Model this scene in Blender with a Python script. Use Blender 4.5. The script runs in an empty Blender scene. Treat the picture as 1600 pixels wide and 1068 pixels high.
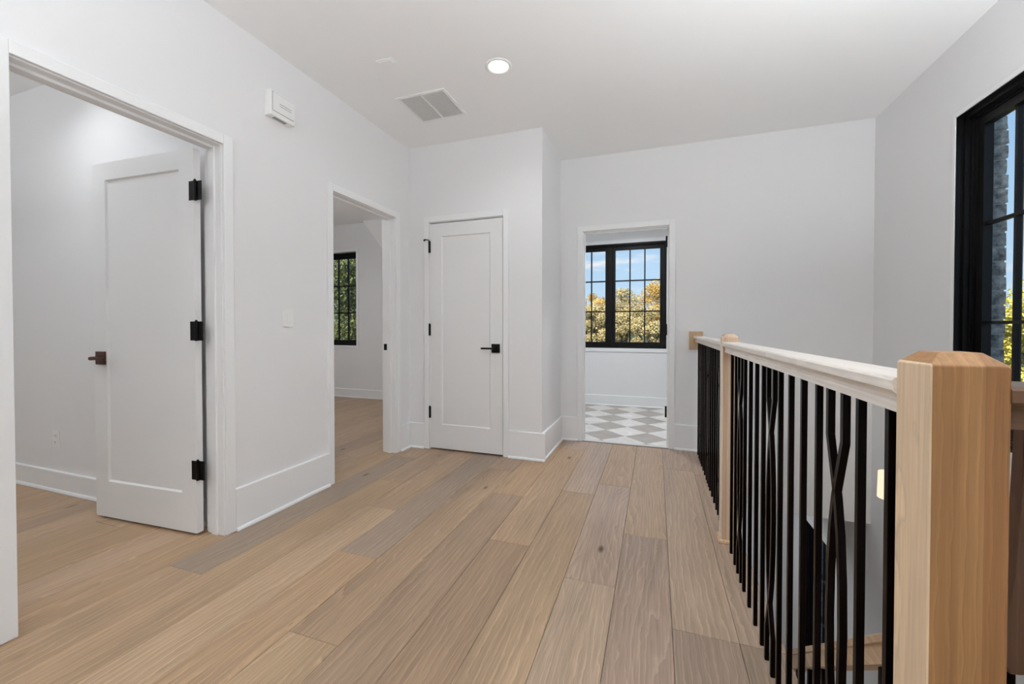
import bpy, bmesh, math, random
from mathutils import Vector, Matrix
R = random.Random(7)
SC = bpy.context.scene
COL = SC.collection

# ------------------------------------------------------------------ camera
F, YAW, PITCH, CAMZ = 643.81, -0.3353, -0.0136, 1.0972
cam = bpy.data.cameras.new('camera')
cam.sensor_width = 36.0; cam.lens = F * 36.0 / 1600.0
cam.shift_y = -(534 - 521.08) / 1600.0
cam.clip_start = 0.02; cam.clip_end = 2000
co = bpy.data.objects.new('camera', cam); COL.objects.link(co)
fw = Vector((math.sin(YAW) * math.cos(PITCH), math.cos(YAW) * math.cos(PITCH), math.sin(PITCH)))
rt = Vector((math.cos(YAW), -math.sin(YAW), 0)); up = rt.cross(fw)
co.matrix_world = Matrix(((rt.x, up.x, -fw.x, 0), (rt.y, up.y, -fw.y, 0), (rt.z, up.z, -fw.z, CAMZ), (0, 0, 0, 1)))
SC.camera = co

# ------------------------------------------------------------------ world, sun, exposure
SC.view_settings.view_transform = 'Standard'
SC.view_settings.look = 'None'
SC.view_settings.exposure = 0.0
SC.view_settings.gamma = 1.0
SC.view_settings.use_curve_mapping = False
SKY_STRENGTH = 1.0
world = bpy.data.worlds.new('sky'); SC.world = world; world.use_nodes = True
nt = world.node_tree; nt.nodes.clear()
def wn(t, **k):
    n = nt.nodes.new(t)
    for a, v in k.items(): setattr(n, a, v)
    return n
tc = wn('ShaderNodeTexCoord'); sep = wn('ShaderNodeSeparateXYZ')
nt.links.new(tc.outputs['Generated'], sep.inputs[0])
ramp = wn('ShaderNodeValToRGB')
e_ = ramp.color_ramp.elements
e_[0].position = 0.0; e_[0].color = (0.60, 0.80, 0.97, 1)
e_[1].position = 0.6; e_[1].color = (0.16, 0.36, 0.74, 1)
m_ = e_.new(0.22); m_.color = (0.40, 0.64, 0.90, 1)
nt.links.new(sep.outputs['Z'], ramp.inputs[0])
mp = wn('ShaderNodeMapping'); mp.inputs['Scale'].default_value = (3.0, 3.0, 13.0)
nt.links.new(tc.outputs['Generated'], mp.inputs[0])
noi = wn('ShaderNodeTexNoise'); noi.inputs['Scale'].default_value = 2.3; noi.inputs['Detail'].default_value = 5; noi.inputs['Roughness'].default_value = 0.55
nt.links.new(mp.outputs[0], noi.inputs['Vector'])
cr = wn('ShaderNodeValToRGB'); cr.color_ramp.elements[0].position = 0.55; cr.color_ramp.elements[1].position = 0.74
nt.links.new(noi.outputs[0], cr.inputs[0])
mx = wn('ShaderNodeMixRGB'); mx.inputs[2].default_value = (0.92, 0.92, 0.95, 1)
nt.links.new(cr.outputs[0], mx.inputs[0]); nt.links.new(ramp.outputs[0], mx.inputs[1])
bg = wn('ShaderNodeBackground'); bg.inputs['Strength'].default_value = SKY_STRENGTH
nt.links.new(mx.outputs[0], bg.inputs[0])
wo = wn('ShaderNodeOutputWorld'); nt.links.new(bg.outputs[0], wo.inputs[0])

sun = bpy.data.lights.new('sun', 'SUN'); sun.energy = 7.5; sun.angle = math.radians(1.0); sun.color = (1.0, 0.92, 0.80)
so = bpy.data.objects.new('sun', sun); COL.objects.link(so)
so.rotation_euler = Vector((0.30, 0.78, -0.62)).to_track_quat('-Z', 'Y').to_euler()

# lamp powers (W): each sits in a fixture below; bowl lamps, P_HALL2 and P_LOW are added fill
P_HALL, P_ROOM, P_BED, P_BATH, P_LOW, P_SCONCE = 3.0, 14, 7, 22, 11, 1.2
P_STAIR, P_BACK, P_ROOMUP, P_BEDUP, P_HALL2 = 50, 56, 38, 19, 2.0
LAMP_COL = (0.94, 0.985, 1.025)
SC.cycles.max_bounces = 16; SC.cycles.diffuse_bounces = 10; SC.cycles.transparent_max_bounces = 16

# ------------------------------------------------------------------ materials
def mat(name):
    m = bpy.data.materials.new(name); m.use_nodes = True
    return m, m.node_tree, m.node_tree.nodes['Principled BSDF']
def plain(name, col, rough=0.5, metal=0.0, bump=0.0, bscale=300, spec=0.5, var=0.0):
    m, t, b = mat(name)
    b.inputs['Base Color'].default_value = (*col, 1); b.inputs['Roughness'].default_value = rough
    b.inputs['Metallic'].default_value = metal; b.inputs['Specular IOR Level'].default_value = spec
    c = t.nodes.new('ShaderNodeTexCoord')
    n = t.nodes.new('ShaderNodeTexNoise'); n.inputs['Scale'].default_value = bscale; n.inputs['Detail'].default_value = 2
    t.links.new(c.outputs['Object'], n.inputs['Vector'])
    if bump > 0:
        bp = t.nodes.new('ShaderNodeBump'); bp.inputs['Strength'].default_value = bump; bp.inputs['Distance'].default_value = 0.002
        t.links.new(n.outputs[0], bp.inputs['Height']); t.links.new(bp.outputs[0], b.inputs['Normal'])
    if var > 0:
        h = t.nodes.new('ShaderNodeMixRGB'); h.blend_type = 'MULTIPLY'; h.inputs[0].default_value = var
        h.inputs[1].default_value = (*col, 1); t.links.new(n.outputs[0], h.inputs[2]); t.links.new(h.outputs[0], b.inputs['Base Color'])
    return m
M = {}
M['wall'] = plain('wall_paint', (0.80, 0.80, 0.805), 0.7, bump=0.05, bscale=500, spec=0.3)
M['ceil'] = plain('ceiling_paint', (0.89, 0.89, 0.89), 0.8, bump=0.04, bscale=400, spec=0.2)
M['trim'] = plain('trim_paint', (0.84, 0.845, 0.85), 0.38, bump=0.01, bscale=200)
M['door'] = plain('door_paint', (0.80, 0.80, 0.80), 0.4, bump=0.01, bscale=200)
M['plastic'] = plain('white_plastic', (0.84, 0.84, 0.83), 0.35)
M['slot'] = plain('dark_slot', (0.10, 0.10, 0.10), 0.6)
M['grey'] = plain('grey_mesh', (0.30, 0.30, 0.29), 0.6)
M['iron'] = plain('black_iron', (0.003, 0.0012, 0.001), 0.25, spec=0.08)
M['black'] = plain('black_hardware', (0.005, 0.004, 0.004), 0.4, spec=0.15)
M['bronze'] = plain('oiled_bronze', (0.085, 0.028, 0.016), 0.38, metal=0.6)
M['winblk'] = plain('black_window_frame', (0.004, 0.0035, 0.0035), 0.4, spec=0.25)
M['sub'] = plain('subfloor', (0.05, 0.04, 0.03), 0.9)
M['fascia'] = plain('fascia_paint', (0.8, 0.8, 0.8), 0.6)
M['ground'] = plain('ground_lawn', (0.10, 0.12, 0.04), 0.9, var=0.6, bscale=0.8)
M['mortar'] = plain('mortar', (0.34, 0.35, 0.35), 0.9, bump=0.4, bscale=60)
M['brass'] = plain('aged_brass', (0.60, 0.42, 0.18), 0.3, metal=1.0)
M['bark'] = plain('bark', (0.12, 0.09, 0.06), 0.9, var=0.6, bscale=6)
M['cable'] = plain('cable', (0.45, 0.36, 0.22), 0.6)
M['metalstrip'] = plain('threshold_metal', (0.10, 0.08, 0.06), 0.5, metal=0.3)
M['grout'] = plain('grout', (0.62, 0.60, 0.57), 0.8)

def emit(name, col, s):
    m = bpy.data.materials.new(name); m.use_nodes = True; t = m.node_tree; t.nodes.clear()
    e = t.nodes.new('ShaderNodeEmission'); e.inputs[0].default_value = (*col, 1); e.inputs[1].default_value = s
    o = t.nodes.new('ShaderNodeOutputMaterial'); t.links.new(e.outputs[0], o.inputs[0]); return m
M['lens'] = emit('lamp_lens', (1.0, 0.93, 0.80), 5.0)
M['shade'] = emit('lamp_shade_glow', (1.0, 0.82, 0.58), 1.15)
M['bowl'] = emit('fill_bowl', (1.0, 0.97, 0.93), 0.6)
M['globe'] = emit('lamp_globe', (1.0, 0.95, 0.88), 3.0)

def glass():
    m = bpy.data.materials.new('window_glass'); m.use_nodes = True; t = m.node_tree; t.nodes.clear()
    tr = t.nodes.new('ShaderNodeBsdfTransparent'); gl = t.nodes.new('ShaderNodeBsdfGlossy'); gl.inputs['Roughness'].default_value = 0.02
    lw = t.nodes.new('ShaderNodeLayerWeight'); lw.inputs['Blend'].default_value = 0.5
    pw = t.nodes.new('ShaderNodeMath'); pw.operation = 'POWER'; pw.inputs[1].default_value = 5.0; t.links.new(lw.outputs['Facing'], pw.inputs[0])
    ma = t.nodes.new('ShaderNodeMath'); ma.operation = 'MULTIPLY_ADD'; ma.inputs[1].default_value = 0.45; ma.inputs[2].default_value = 0.02; t.links.new(pw.outputs[0], ma.inputs[0])
    mxs = t.nodes.new('ShaderNodeMixShader'); o = t.nodes.new('ShaderNodeOutputMaterial')
    t.links.new(ma.outputs[0], mxs.inputs[0]); t.links.new(tr.outputs[0], mxs.inputs[1]); t.links.new(gl.outputs[0], mxs.inputs[2])
    t.links.new(mxs.outputs[0], o.inputs[0]); return m
M['glass'] = glass()

def wood(name, use_obj_color, base=(0.5, 0.35, 0.22), axis=1, ring=24.0, rough=0.45, contrast=1.0, knots=True, stave_light=None, bend=15.0):
    """Brushed oak: long streaks, ring lines that bend into cathedrals, sparse knots."""
    m, t, b = mat(name)
    N = t.nodes.new; L = t.links.new
    c = N('ShaderNodeTexCoord'); oi = N('ShaderNodeObjectInfo')
    off = N('ShaderNodeVectorMath'); off.operation = 'SCALE'; off.inputs[0].default_value = (17.3, 31.7, 5.1)
    L(oi.outputs['Random'], off.inputs['Scale'])
    add = N('ShaderNodeVectorMath'); L(c.outputs['Object'], add.inputs[0]); L(off.outputs[0], add.inputs[1])
    def mapped(sc):
        mm = N('ShaderNodeMapping'); mm.inputs['Scale'].default_value = sc; L(add.outputs[0], mm.inputs[0]); return mm
    def ax(long, cross):
        s = [cross] * 3; s[axis] = long; return tuple(s)
    def noise(sc, scale, detail=3, rough_=0.5):
        n = N('ShaderNodeTexNoise'); n.inputs['Scale'].default_value = scale; n.inputs['Detail'].default_value = detail; n.inputs['Roughness'].default_value = rough_
        L(mapped(sc).outputs[0], n.inputs['Vector']); return n
    big = noise(ax(0.42, 3.2), 1.6, 2)                       # drives the cathedral bends
    fine = noise(ax(1.1, 42.0), 4.0, 5, 0.65)                  # pores
    tone = noise(ax(0.5, 5.0), 1.2, 3)                        # slow tone drift
    wob = noise(ax(6.0, 14.0), 2.0, 2)
    s = N('ShaderNodeSeparateXYZ'); L(add.outputs[0], s.inputs[0])
    crossx = s.outputs['X'] if axis != 0 else s.outputs['Y']
    def math_(op, a, v=None, b2=None):
        n = N('ShaderNodeMath'); n.operation = op
        L(a, n.inputs[0])
        if b2 is not None: L(b2, n.inputs[1])
        elif v is not None: n.inputs[1].default_value = v
        return n.outputs[0]
    bn = math_('ADD', math_('MULTIPLY', oi.outputs['Random'], bend * 1.5), bend * 0.3)
    ph = math_('ADD', math_('MULTIPLY', crossx, ring), b2=math_('MULTIPLY', big.outputs[0], b2=bn))
    ph = math_('ADD', ph, b2=math_('MULTIPLY', wob.outputs[0], 0.9))
    fr = math_('FRACT', ph)
    rr = N('ShaderNodeValToRGB'); L(fr, rr.inputs[0])
    el = rr.color_ramp.elements
    el[0].position = 0.0; el[0].color = (0.42, 0.42, 0.42, 1)
    el[1].position = 1.0; el[1].color = (0.50, 0.50, 0.50, 1)
    q = el.new(0.62); q.color = (0.55, 0.55, 0.55, 1)
    q = el.new(0.86); q.color = (0.92, 0.92, 0.92, 1)
    q = el.new(0.95); q.color = (0.20, 0.20, 0.20, 1)
    # factor that multiplies the base colour
    f1 = math_('MULTIPLY', math_('SUBTRACT', rr.outputs[0], 0.5), 0.55 * contrast)
    f2 = math_('MULTIPLY', math_('SUBTRACT', fine.outputs[0], 0.5), 1.05 * contrast)
    f3 = math_('MULTIPLY', math_('SUBTRACT', tone.outputs[0], 0.5), 0.55 * contrast)
    f = math_('ADD', math_('ADD', math_('ADD', f1, b2=f2), b2=f3), 1.0)
    colmul = N('ShaderNodeVectorMath'); colmul.operation = 'SCALE'
    if use_obj_color: L(oi.outputs['Color'], colmul.inputs[0])
    else: colmul.inputs[0].default_value = base
    if stave_light:
        sx = N('ShaderNodeSeparateXYZ'); L(c.outputs['Object'], sx.inputs[0])
        sr = N('ShaderNodeValToRGB'); sr.color_ramp.interpolation = 'CONSTANT'
        mr = N('ShaderNodeMapRange'); mr.inputs[1].default_value = stave_light[0]; mr.inputs[2].default_value = stave_light[1]
        L(sx.outputs['X'], mr.inputs[0]); L(mr.outputs[0], sr.inputs[0])
        cols = stave_light[2]
        sr.color_ramp.elements[0].position = 0; sr.color_ramp.elements[0].color = (*cols[0][1], 1)
        sr.color_ramp.elements[1].position = cols[1][0]; sr.color_ramp.elements[1].color = (*cols[1][1], 1)
        for p_, cc in cols[2:]:
            q = sr.color_ramp.elements.new(p_); q.color = (*cc, 1)
        L(sr.outputs[0], colmul.inputs[0])
    L(f, colmul.inputs['Scale'])
    out = colmul.outputs[0]
    if knots:
        vo = N('ShaderNodeTexVoronoi'); vo.inputs['Scale'].default_value = 1.0; vo.feature = 'F1'
        L(mapped(ax(1.5, 3.6)).outputs[0], vo.inputs['Vector'])
        kr = N('ShaderNodeValToRGB'); L(vo.outputs['Distance'], kr.inputs[0])
        kr.color_ramp.elements[0].position = 0.02; kr.color_ramp.elements[0].color = (0.22, 0.17, 0.14, 1)
        kr.color_ramp.elements[1].position = 0.07; kr.color_ramp.elements[1].color = (1, 1, 1, 1)
        km = N('ShaderNodeMixRGB'); km.blend_type = 'MULTIPLY'; km.inputs[0].default_value = 1
        L(out, km.inputs[1]); L(kr.outputs[0], km.inputs[2]); out = km.outputs[0]
    L(out, b.inputs['Base Color'])
    b.inputs['Roughness'].default_value = rough
    b.inputs['Specular IOR Level'].default_value = 0.4
    bp = N('ShaderNodeBump'); bp.inputs['Strength'].default_value = 0.12; bp.inputs['Distance'].default_value = 0.001
    L(fine.outputs[0], bp.inputs['Height']); L(bp.outputs[0], b.inputs['Normal'])
    return m
M['plank'] = wood('oak_plank', True, axis=1, ring=36.0, rough=0.36, bend=9.0)
M['rail'] = wood('oak_handrail', False, base=(0.78, 0.73, 0.67), axis=1, ring=60.0, rough=0.30, contrast=0.6, knots=False, bend=5.0)
M['rail_shade'] = wood('shaded_cross_rail', False, base=(0.13, 0.068, 0.034), axis=0, ring=60.0, rough=0.3, contrast=0.8, knots=False, bend=5.0)  # handrail wood darkened to paint in the shade on the cross rail
M['rail_tan'] = wood('oak_rail_tan', False, base=(0.60, 0.43, 0.275), axis=1, ring=60.0, rough=0.4, contrast=0.8, knots=False, bend=5.0)
M['railx'] = wood('oak_handrail_cross', False, base=(0.52, 0.37, 0.24), axis=0, ring=60.0, rough=0.38, contrast=0.8, knots=False)
M['newel'] = wood('hickory_newel_lit', False, axis=2, ring=75.0, rough=0.42, contrast=0.7, knots=False, bend=3.5,  # staves vary; left face painted lit, front face painted in shade
                  stave_light=(-0.04, 0.04, [(0, (0.72, 0.545, 0.365)), (0.05, (0.345, 0.178, 0.070)), (0.40, (0.385, 0.205, 0.083)), (0.68, (0.305, 0.148, 0.056))]))
M['newel_far'] = wood('oak_newel_lit', False, axis=2, ring=75.0, rough=0.42, contrast=0.6, knots=False, bend=3.5,  # staves vary; the first is pale for light on the left face
                  stave_light=(-0.04, 0.04, [(0, (0.72, 0.62, 0.50)), (0.08, (0.50, 0.35, 0.235)), (0.35, (0.56, 0.41, 0.29)), (0.7, (0.60, 0.44, 0.31))]))
M['block'] = wood('oak_block', False, base=(0.50, 0.36, 0.22), axis=2, ring=50.0, rough=0.45, contrast=0.6, knots=False)

def tile_mat():
    m, t, b = mat('stone_tile'); N = t.nodes.new; L = t.links.new
    oi = N('ShaderNodeObjectInfo'); c = N('ShaderNodeTexCoord')
    off = N('ShaderNodeVectorMath'); off.operation = 'SCALE'; off.inputs[0].default_value = (9.3, 21.7, 5.1); L(oi.outputs['Random'], off.inputs['Scale'])
    ad = N('ShaderNodeVectorMath'); L(c.outputs['Object'], ad.inputs[0]); L(off.outputs[0], ad.inputs[1])
    n = N('ShaderNodeTexNoise'); n.inputs['Scale'].default_value = 6; n.inputs['Detail'].default_value = 6; n.inputs['Distortion'].default_value = 1.2; L(ad.outputs[0], n.inputs['Vector'])
    r = N('ShaderNodeValToRGB'); L(n.outputs[0], r.inputs[0])
    r.color_ramp.elements[0].position = 0.3; r.color_ramp.elements[0].color = (0.82, 0.81, 0.80, 1)
    r.color_ramp.elements[1].position = 0.7; r.color_ramp.elements[1].color = (1.08, 1.08, 1.08, 1)
    k = N('ShaderNodeMixRGB'); k.blend_type = 'MULTIPLY'; k.inputs[0].default_value = 1; L(oi.outputs['Color'], k.inputs[1]); L(r.outputs[0], k.inputs[2])
    L(k.outputs[0], b.inputs['Base Color']); b.inputs['Roughness'].default_value = 0.32
    return m
M['tile'] = tile_mat()

def brick_mat():
    m, t, b = mat('washed_brick'); N = t.nodes.new; L = t.links.new
    oi = N('ShaderNodeObjectInfo'); c = N('ShaderNodeTexCoord')
    off = N('ShaderNodeVectorMath'); off.operation = 'SCALE'; off.inputs[0].default_value = (9.3, 21.7, 5.1); L(oi.outputs['Random'], off.inputs['Scale'])
    ad = N('ShaderNodeVectorMath'); L(c.outputs['Object'], ad.inputs[0]); L(off.outputs[0], ad.inputs[1])
    n = N('ShaderNodeTexNoise'); n.inputs['Scale'].default_value = 22; n.inputs['Detail'].default_value = 6; n.inputs['Roughness'].default_value = 0.65; L(ad.outputs[0], n.inputs['Vector'])
    r = N('ShaderNodeValToRGB'); L(n.outputs[0], r.inputs[0])
    r.color_ramp.elements[0].position = 0.33; r.color_ramp.elements[0].color = (0.055, 0.065, 0.07, 1)
    r.color_ramp.elements[1].position = 0.72; r.color_ramp.elements[1].color = (0.50, 0.53, 0.54, 1)
    L(r.outputs[0], b.inputs['Base Color']); b.inputs['Roughness'].default_value = 0.85
    bp = N('ShaderNodeBump'); bp.inputs['Strength'].default_value = 0.6; bp.inputs['Distance'].default_value = 0.006; L(n.outputs[0], bp.inputs['Height']); L(bp.outputs[0], b.inputs['Normal'])
    return m
M['brick'] = brick_mat()

def leaf_mat(name, c1, c2):
    m, t, b = mat(name); N = t.nodes.new; L = t.links.new
    a = N('ShaderNodeAttribute'); a.attribute_name = 'tone'
    r = N('ShaderNodeValToRGB'); L(a.outputs['Fac'], r.inputs[0])
    r.color_ramp.elements[0].color = (*c1, 1); r.color_ramp.elements[1].color = (*c2, 1)
    L(r.outputs[0], b.inputs['Base Color']); b.inputs['Roughness'].default_value = 0.6; b.inputs['Specular IOR Level'].default_value = 0.25
    return m

# ------------------------------------------------------------------ helpers
def bx(bm, lo, hi):
    lo = Vector(lo); hi = Vector(hi)
    c = (lo + hi) / 2; s = hi - lo
    return bmesh.ops.create_cube(bm, size=1.0, matrix=Matrix.Translation(c) @ Matrix.Diagonal((abs(s.x), abs(s.y), abs(s.z), 1)))['verts']
def prism(bm, pts, axis, a, b):
    """Extrude a closed 2-D outline along an axis: pts are the two other coordinates, in x,y,z order."""
    def p3(p, v):
        q = list(p); q.insert(axis, v); return Vector(q)
    A = [bm.verts.new(p3(p, a)) for p in pts]; B = [bm.verts.new(p3(p, b)) for p in pts]
    n = len(pts)
    bm.faces.new(A[::-1]); bm.faces.new(B)
    for i in range(n): bm.faces.new((A[i], A[(i + 1) % n], B[(i + 1) % n], B[i]))
def cyl(bm, p0, p1, r0, r1=None, seg=20):
    p0 = Vector(p0); p1 = Vector(p1); d = p1 - p0
    q = d.to_track_quat('Z', 'Y').to_matrix().to_4x4()
    bmesh.ops.create_cone(bm, cap_ends=True, segments=seg, radius1=r0, radius2=r0 if r1 is None else r1, depth=d.length,
                          matrix=Matrix.Translation((p0 + p1) / 2) @ q)
def lathe(bm, prof, c=(0, 0, 0), seg=32):
    rings = []
    for r, z in prof:
        rings.append([bm.verts.new((c[0] + r * math.cos(2 * math.pi * i / seg), c[1] + r * math.sin(2 * math.pi * i / seg), c[2] + z)) for i in range(seg)])
    for a, b in zip(rings, rings[1:]):
        for i in range(seg): bm.faces.new((a[i], a[(i + 1) % seg], b[(i + 1) % seg], b[i]))
def bev(bm, w, seg=2):
    bmesh.ops.bevel(bm, geom=list(bm.edges), offset=w, segments=seg, affect='EDGES', profile=0.5, clamp_overlap=True)
def NB(): return bmesh.new()
def obj(name, bm, m, parent=None, smooth=False, origin=None):
    """Link a bmesh as one mesh object; with an origin the mesh is shifted so that the origin sits there."""
    bmesh.ops.recalc_face_normals(bm, faces=bm.faces)
    if origin is not None: bmesh.ops.translate(bm, verts=bm.verts, vec=-Vector(origin))
    me = bpy.data.meshes.new(name); bm.to_mesh(me); bm.free()
    me.materials.append(m)
    if smooth:
        for p in me.polygons: p.use_smooth = True
    o = bpy.data.objects.new(name, me); COL.objects.link(o)
    if origin is not None: o.location = origin
    if parent is not None:
        o.parent = parent
        o.matrix_parent_inverse = parent.matrix_basis.inverted()
    return o
def boxobj(name, lo, hi, m, parent=None, b=0.0, origin=None):
    bm = NB(); bx(bm, lo, hi)
    if b: bev(bm, b)
    return obj(name, bm, m, parent, origin=origin)
def empty(name, loc):
    o = bpy.data.objects.new(name, None); COL.objects.link(o); o.location = loc; o.empty_display_size = 0.05
    return o
def tag(o, label, cat, group=None):
    o['label'] = label; o['category'] = cat
    if group: o['group'] = group
    return o
def struct(o, label=None):
    o['kind'] = 'structure'
    if label: o['label'] = label
    return o
def lamp_disk(name, loc, r, power, col=LAMP_COL, spread=None, direction=None, parent=None):
    l = bpy.data.lights.new(name, 'AREA'); l.shape = 'DISK'; l.size = r * 2; l.energy = power; l.color = col
    if spread: l.spread = math.radians(spread)
    o = bpy.data.objects.new(name, l); COL.objects.link(o); o.location = loc
    if parent is not None: o.parent = parent; o.matrix_parent_inverse = parent.matrix_basis.inverted()
    return o
def lamp_point(name, loc, r, power, col=LAMP_COL, parent=None):
    l = bpy.data.lights.new(name, 'POINT'); l.shadow_soft_size = r; l.energy = power; l.color = col
    o = bpy.data.objects.new(name, l); COL.objects.link(o); o.location = loc
    if parent is not None: o.parent = parent; o.matrix_parent_inverse = parent.matrix_basis.inverted()
    return o

# ------------------------------------------------------------------ main dimensions
XL, YC, XC, YF, XR, H = -2.149, 3.288, -0.883, 4.001, 1.617, 2.74
TW = 0.12                      # partition thickness
ZS = -0.455                    # underside of the upper floor
ZLOW = -3.2                    # lower floor
D1 = (0.792, 1.548, 2.057)     # door openings between casing edges
D2 = (2.321, 3.069, 2.057)
DC = (-1.936, -1.221, 2.048)
DF = (-0.668, 0.115, 2.027)
YR1 = 1.61                     # wall of the near bedroom the open door swings to
YB = 5.33                      # far wall of second bedroom
YBA = 5.98                     # bathroom window wall
XEDGE = 0.425                  # edge of the landing
JR = 0.02

def wall_with_holes(name, axis, c0, c1, u0, u1, z0, z1, holes, m, label):
    """A wall slab: axis 0 = plane of constant X (u is Y), axis 1 = constant Y (u is X)."""
    bm = NB()
    us = sorted(set([u0, u1] + [h[0] for h in holes] + [h[1] for h in holes]))
    for a, b in zip(us, us[1:]):
        zs = [(z0, z1)]
        for h in holes:
            if h[0] <= a + 1e-6 and h[1] >= b - 1e-6:
                nz = []
                for p, q in zs:
                    if h[2] > p: nz.append((p, min(q, h[2])))
                    if h[3] < q: nz.append((max(p, h[3]), q))
                zs = [z for z in nz if z[1] - z[0] > 1e-5]
        for p, q in zs:
            if axis == 0: bx(bm, (c0, a, p), (c1, b, q))
            else: bx(bm, (a, c0, p), (b, c1, q))
    bmesh.ops.remove_doubles(bm, verts=bm.verts, dist=1e-5)
    return struct(obj(name, bm, m), label)

# window openings: (u0, u1, z0, z1)
W_R = (1.600, 3.07, 0.50, 2.296)
W_LOW = (4.76, 5.50, -2.62, -1.05)
W_BATH = (-1.365, 0.139, 0.815, 2.285)
W_BED = (-5.20, -4.45, 0.82, 2.305)
XO = XR + 0.13                 # outer face of the framed wall, the brick veneer starts here

wl = wall_with_holes('wall_left', 0, XL - TW, XL, -3.0, YB, 0, H,
                [(D1[0] - JR, D1[1] + JR, 0, D1[2] + JR), (D2[0] - JR, D2[1] + JR, 0, D2[2] + JR)], M['wall'], 'long white wall with two doorways into bedrooms')
wall_with_holes('wall_closet', 1, YC, YC + TW, XL, XC, 0, H, [(DC[0] - JR, DC[1] + JR, 0, DC[2] + JR)], M['wall'], 'white wall around the narrow closet door')
wall_with_holes('wall_closet_side', 0, XC - TW, XC, YC + TW, YF, 0, H, [], M['wall'], 'short white return wall beside the closet door')
wall_with_holes('wall_far', 1, YF, YF + TW, XC - 1.3, XR, ZS, H, [(DF[0] - JR, DF[1] + JR, ZS, DF[2] + JR)], M['wall'], 'white end wall around the bathroom doorway')
wr = wall_with_holes('wall_right', 0, XR, XO, -3.0, 6.2, ZLOW, H, [W_R, W_LOW], M['wall'], 'tall white stairwell wall with black framed windows')
wall_with_holes('wall_near', 1, -3.0 - TW, -3.0, XL - 3.3, XO, ZLOW, H, [], M['wall'], 'white wall behind the camera')
wall_with_holes('wall_bedroom_side', 1, YR1, YR1 + 0.11, XL - 3.3, XL - TW, 0, H, [], M['wall'], 'white bedroom wall behind the open door')
wall_with_holes('wall_bedroom_outer', 0, XL - 3.4, XL - 3.3, -3.0, YB, 0, H, [], M['wall'], 'white outer wall of the bedrooms')
wall_with_holes('wall_bedroom_far', 1, YB, YB + 0.18, XL - 3.4, XL - TW, 0, H, [W_BED], M['wall'], 'white bedroom wall with a tall black window')
wall_with_holes('wall_bathroom_far', 1, YBA, YBA + 0.18, XC - 1.3, XR, 0, H, [W_BATH], M['wall'], 'white bathroom wall under the wide black window')
wall_with_holes('wall_bathroom_left', 0, XC - 1.42, XC - 1.3, YF, YBA + 0.18, 0, H, [], M['wall'], 'white left wall of the bathroom')
wall_with_holes('wall_bathroom_right', 0, 1.2, 1.3, YF + TW, YBA, 0, H, [], M['wall'], 'white right wall of the bathroom')
wall_with_holes('wall_lower_far', 1, 6.2, 6.3, -2.2, XO, ZLOW, ZS, [], M['wall'], 'white far wall of the lower floor')
wall_with_holes('wall_lower_left', 0, -2.3, -2.2, -3.0, 6.3, ZLOW, ZS, [], M['wall'], 'white left wall of the lower floor')
bm = NB(); bx(bm, (XL - 3.5, -3.12, H), (XR + 0.25, 6.3, H + 0.25)); struct(obj('ceiling', bm, M['ceil']), 'flat white ceiling')
# short sloped ceiling in the second bedroom
bm = NB(); prism(bm, [(-4.25, H), (-3.05, H), (-3.05, 1.22)], 1, 5.24, YB); struct(obj('ceiling_slope', bm, M['ceil']), 'sloped white ceiling piece in the second bedroom')

# ------------------------------------------------------------------ floors
bm = NB()
bx(bm, (XL - 3.4, -3.0, ZS), (XEDGE - 0.012, YF + 0.01, -0.016))
bx(bm, (XL - 3.4, YF + 0.01, ZS), (XL, YB, -0.016))
bx(bm, (XEDGE - 0.012, -3.0, ZS), (XR, 0.75, -0.016))
floor = struct(obj('floor', bm, M['fascia']), 'wide light oak plank floor')
bm = NB(); bx(bm, (XL - 3.4, -3.0, -0.0158), (XEDGE - 0.014, YF - 0.01, -0.0125)); bx(bm, (XL - 3.4, YF - 0.01, -0.0158), (XL, YB, -0.0125))
obj('underlay', bm, M['sub'], floor)
PW, X0 = 0.2186, 0.062
TONES = {'tan': (0.402, 0.269, 0.161), 'light': (0.430, 0.297, 0.186), 'mid': (0.375, 0.258, 0.168), 'brown': (0.352, 0.240, 0.156),  # tan also carries the warm light over the left planks
         'pink': (0.400, 0.290, 0.212), 'grey': (0.318, 0.236, 0.172), 'dark': (0.300, 0.220, 0.155)}
KNOWN = {-2: ([1.60, 3.35], ['grey', 'pink', 'pink']), -1: ([1.60, 3.42], ['grey', 'pink', 'pink']), 0: ([0.55, 2.265], ['pink', 'pink', 'light']),
         1: ([0.30, 1.777, 2.93], ['mid', 'pink', 'pink', 'light']), 2: ([0.85, 2.73], ['pink', 'mid', 'pink']), 3: ([0.2, 1.972, 3.7], ['mid', 'brown', 'light', 'pink']),
         4: ([0.55, 2.545], ['mid', 'brown', 'tan']), 5: ([1.132, 2.98], ['light', 'brown', 'mid']), 6: ([1.625], ['tan', 'grey']),
         7: ([0.3, 2.10], ['tan', 'light', 'mid']), 8: ([0.6, 2.5], ['tan', 'tan', 'mid']), 9: ([1.265, 3.0], ['tan', 'grey', 'mid'])}
plank_mesh = {}
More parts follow.
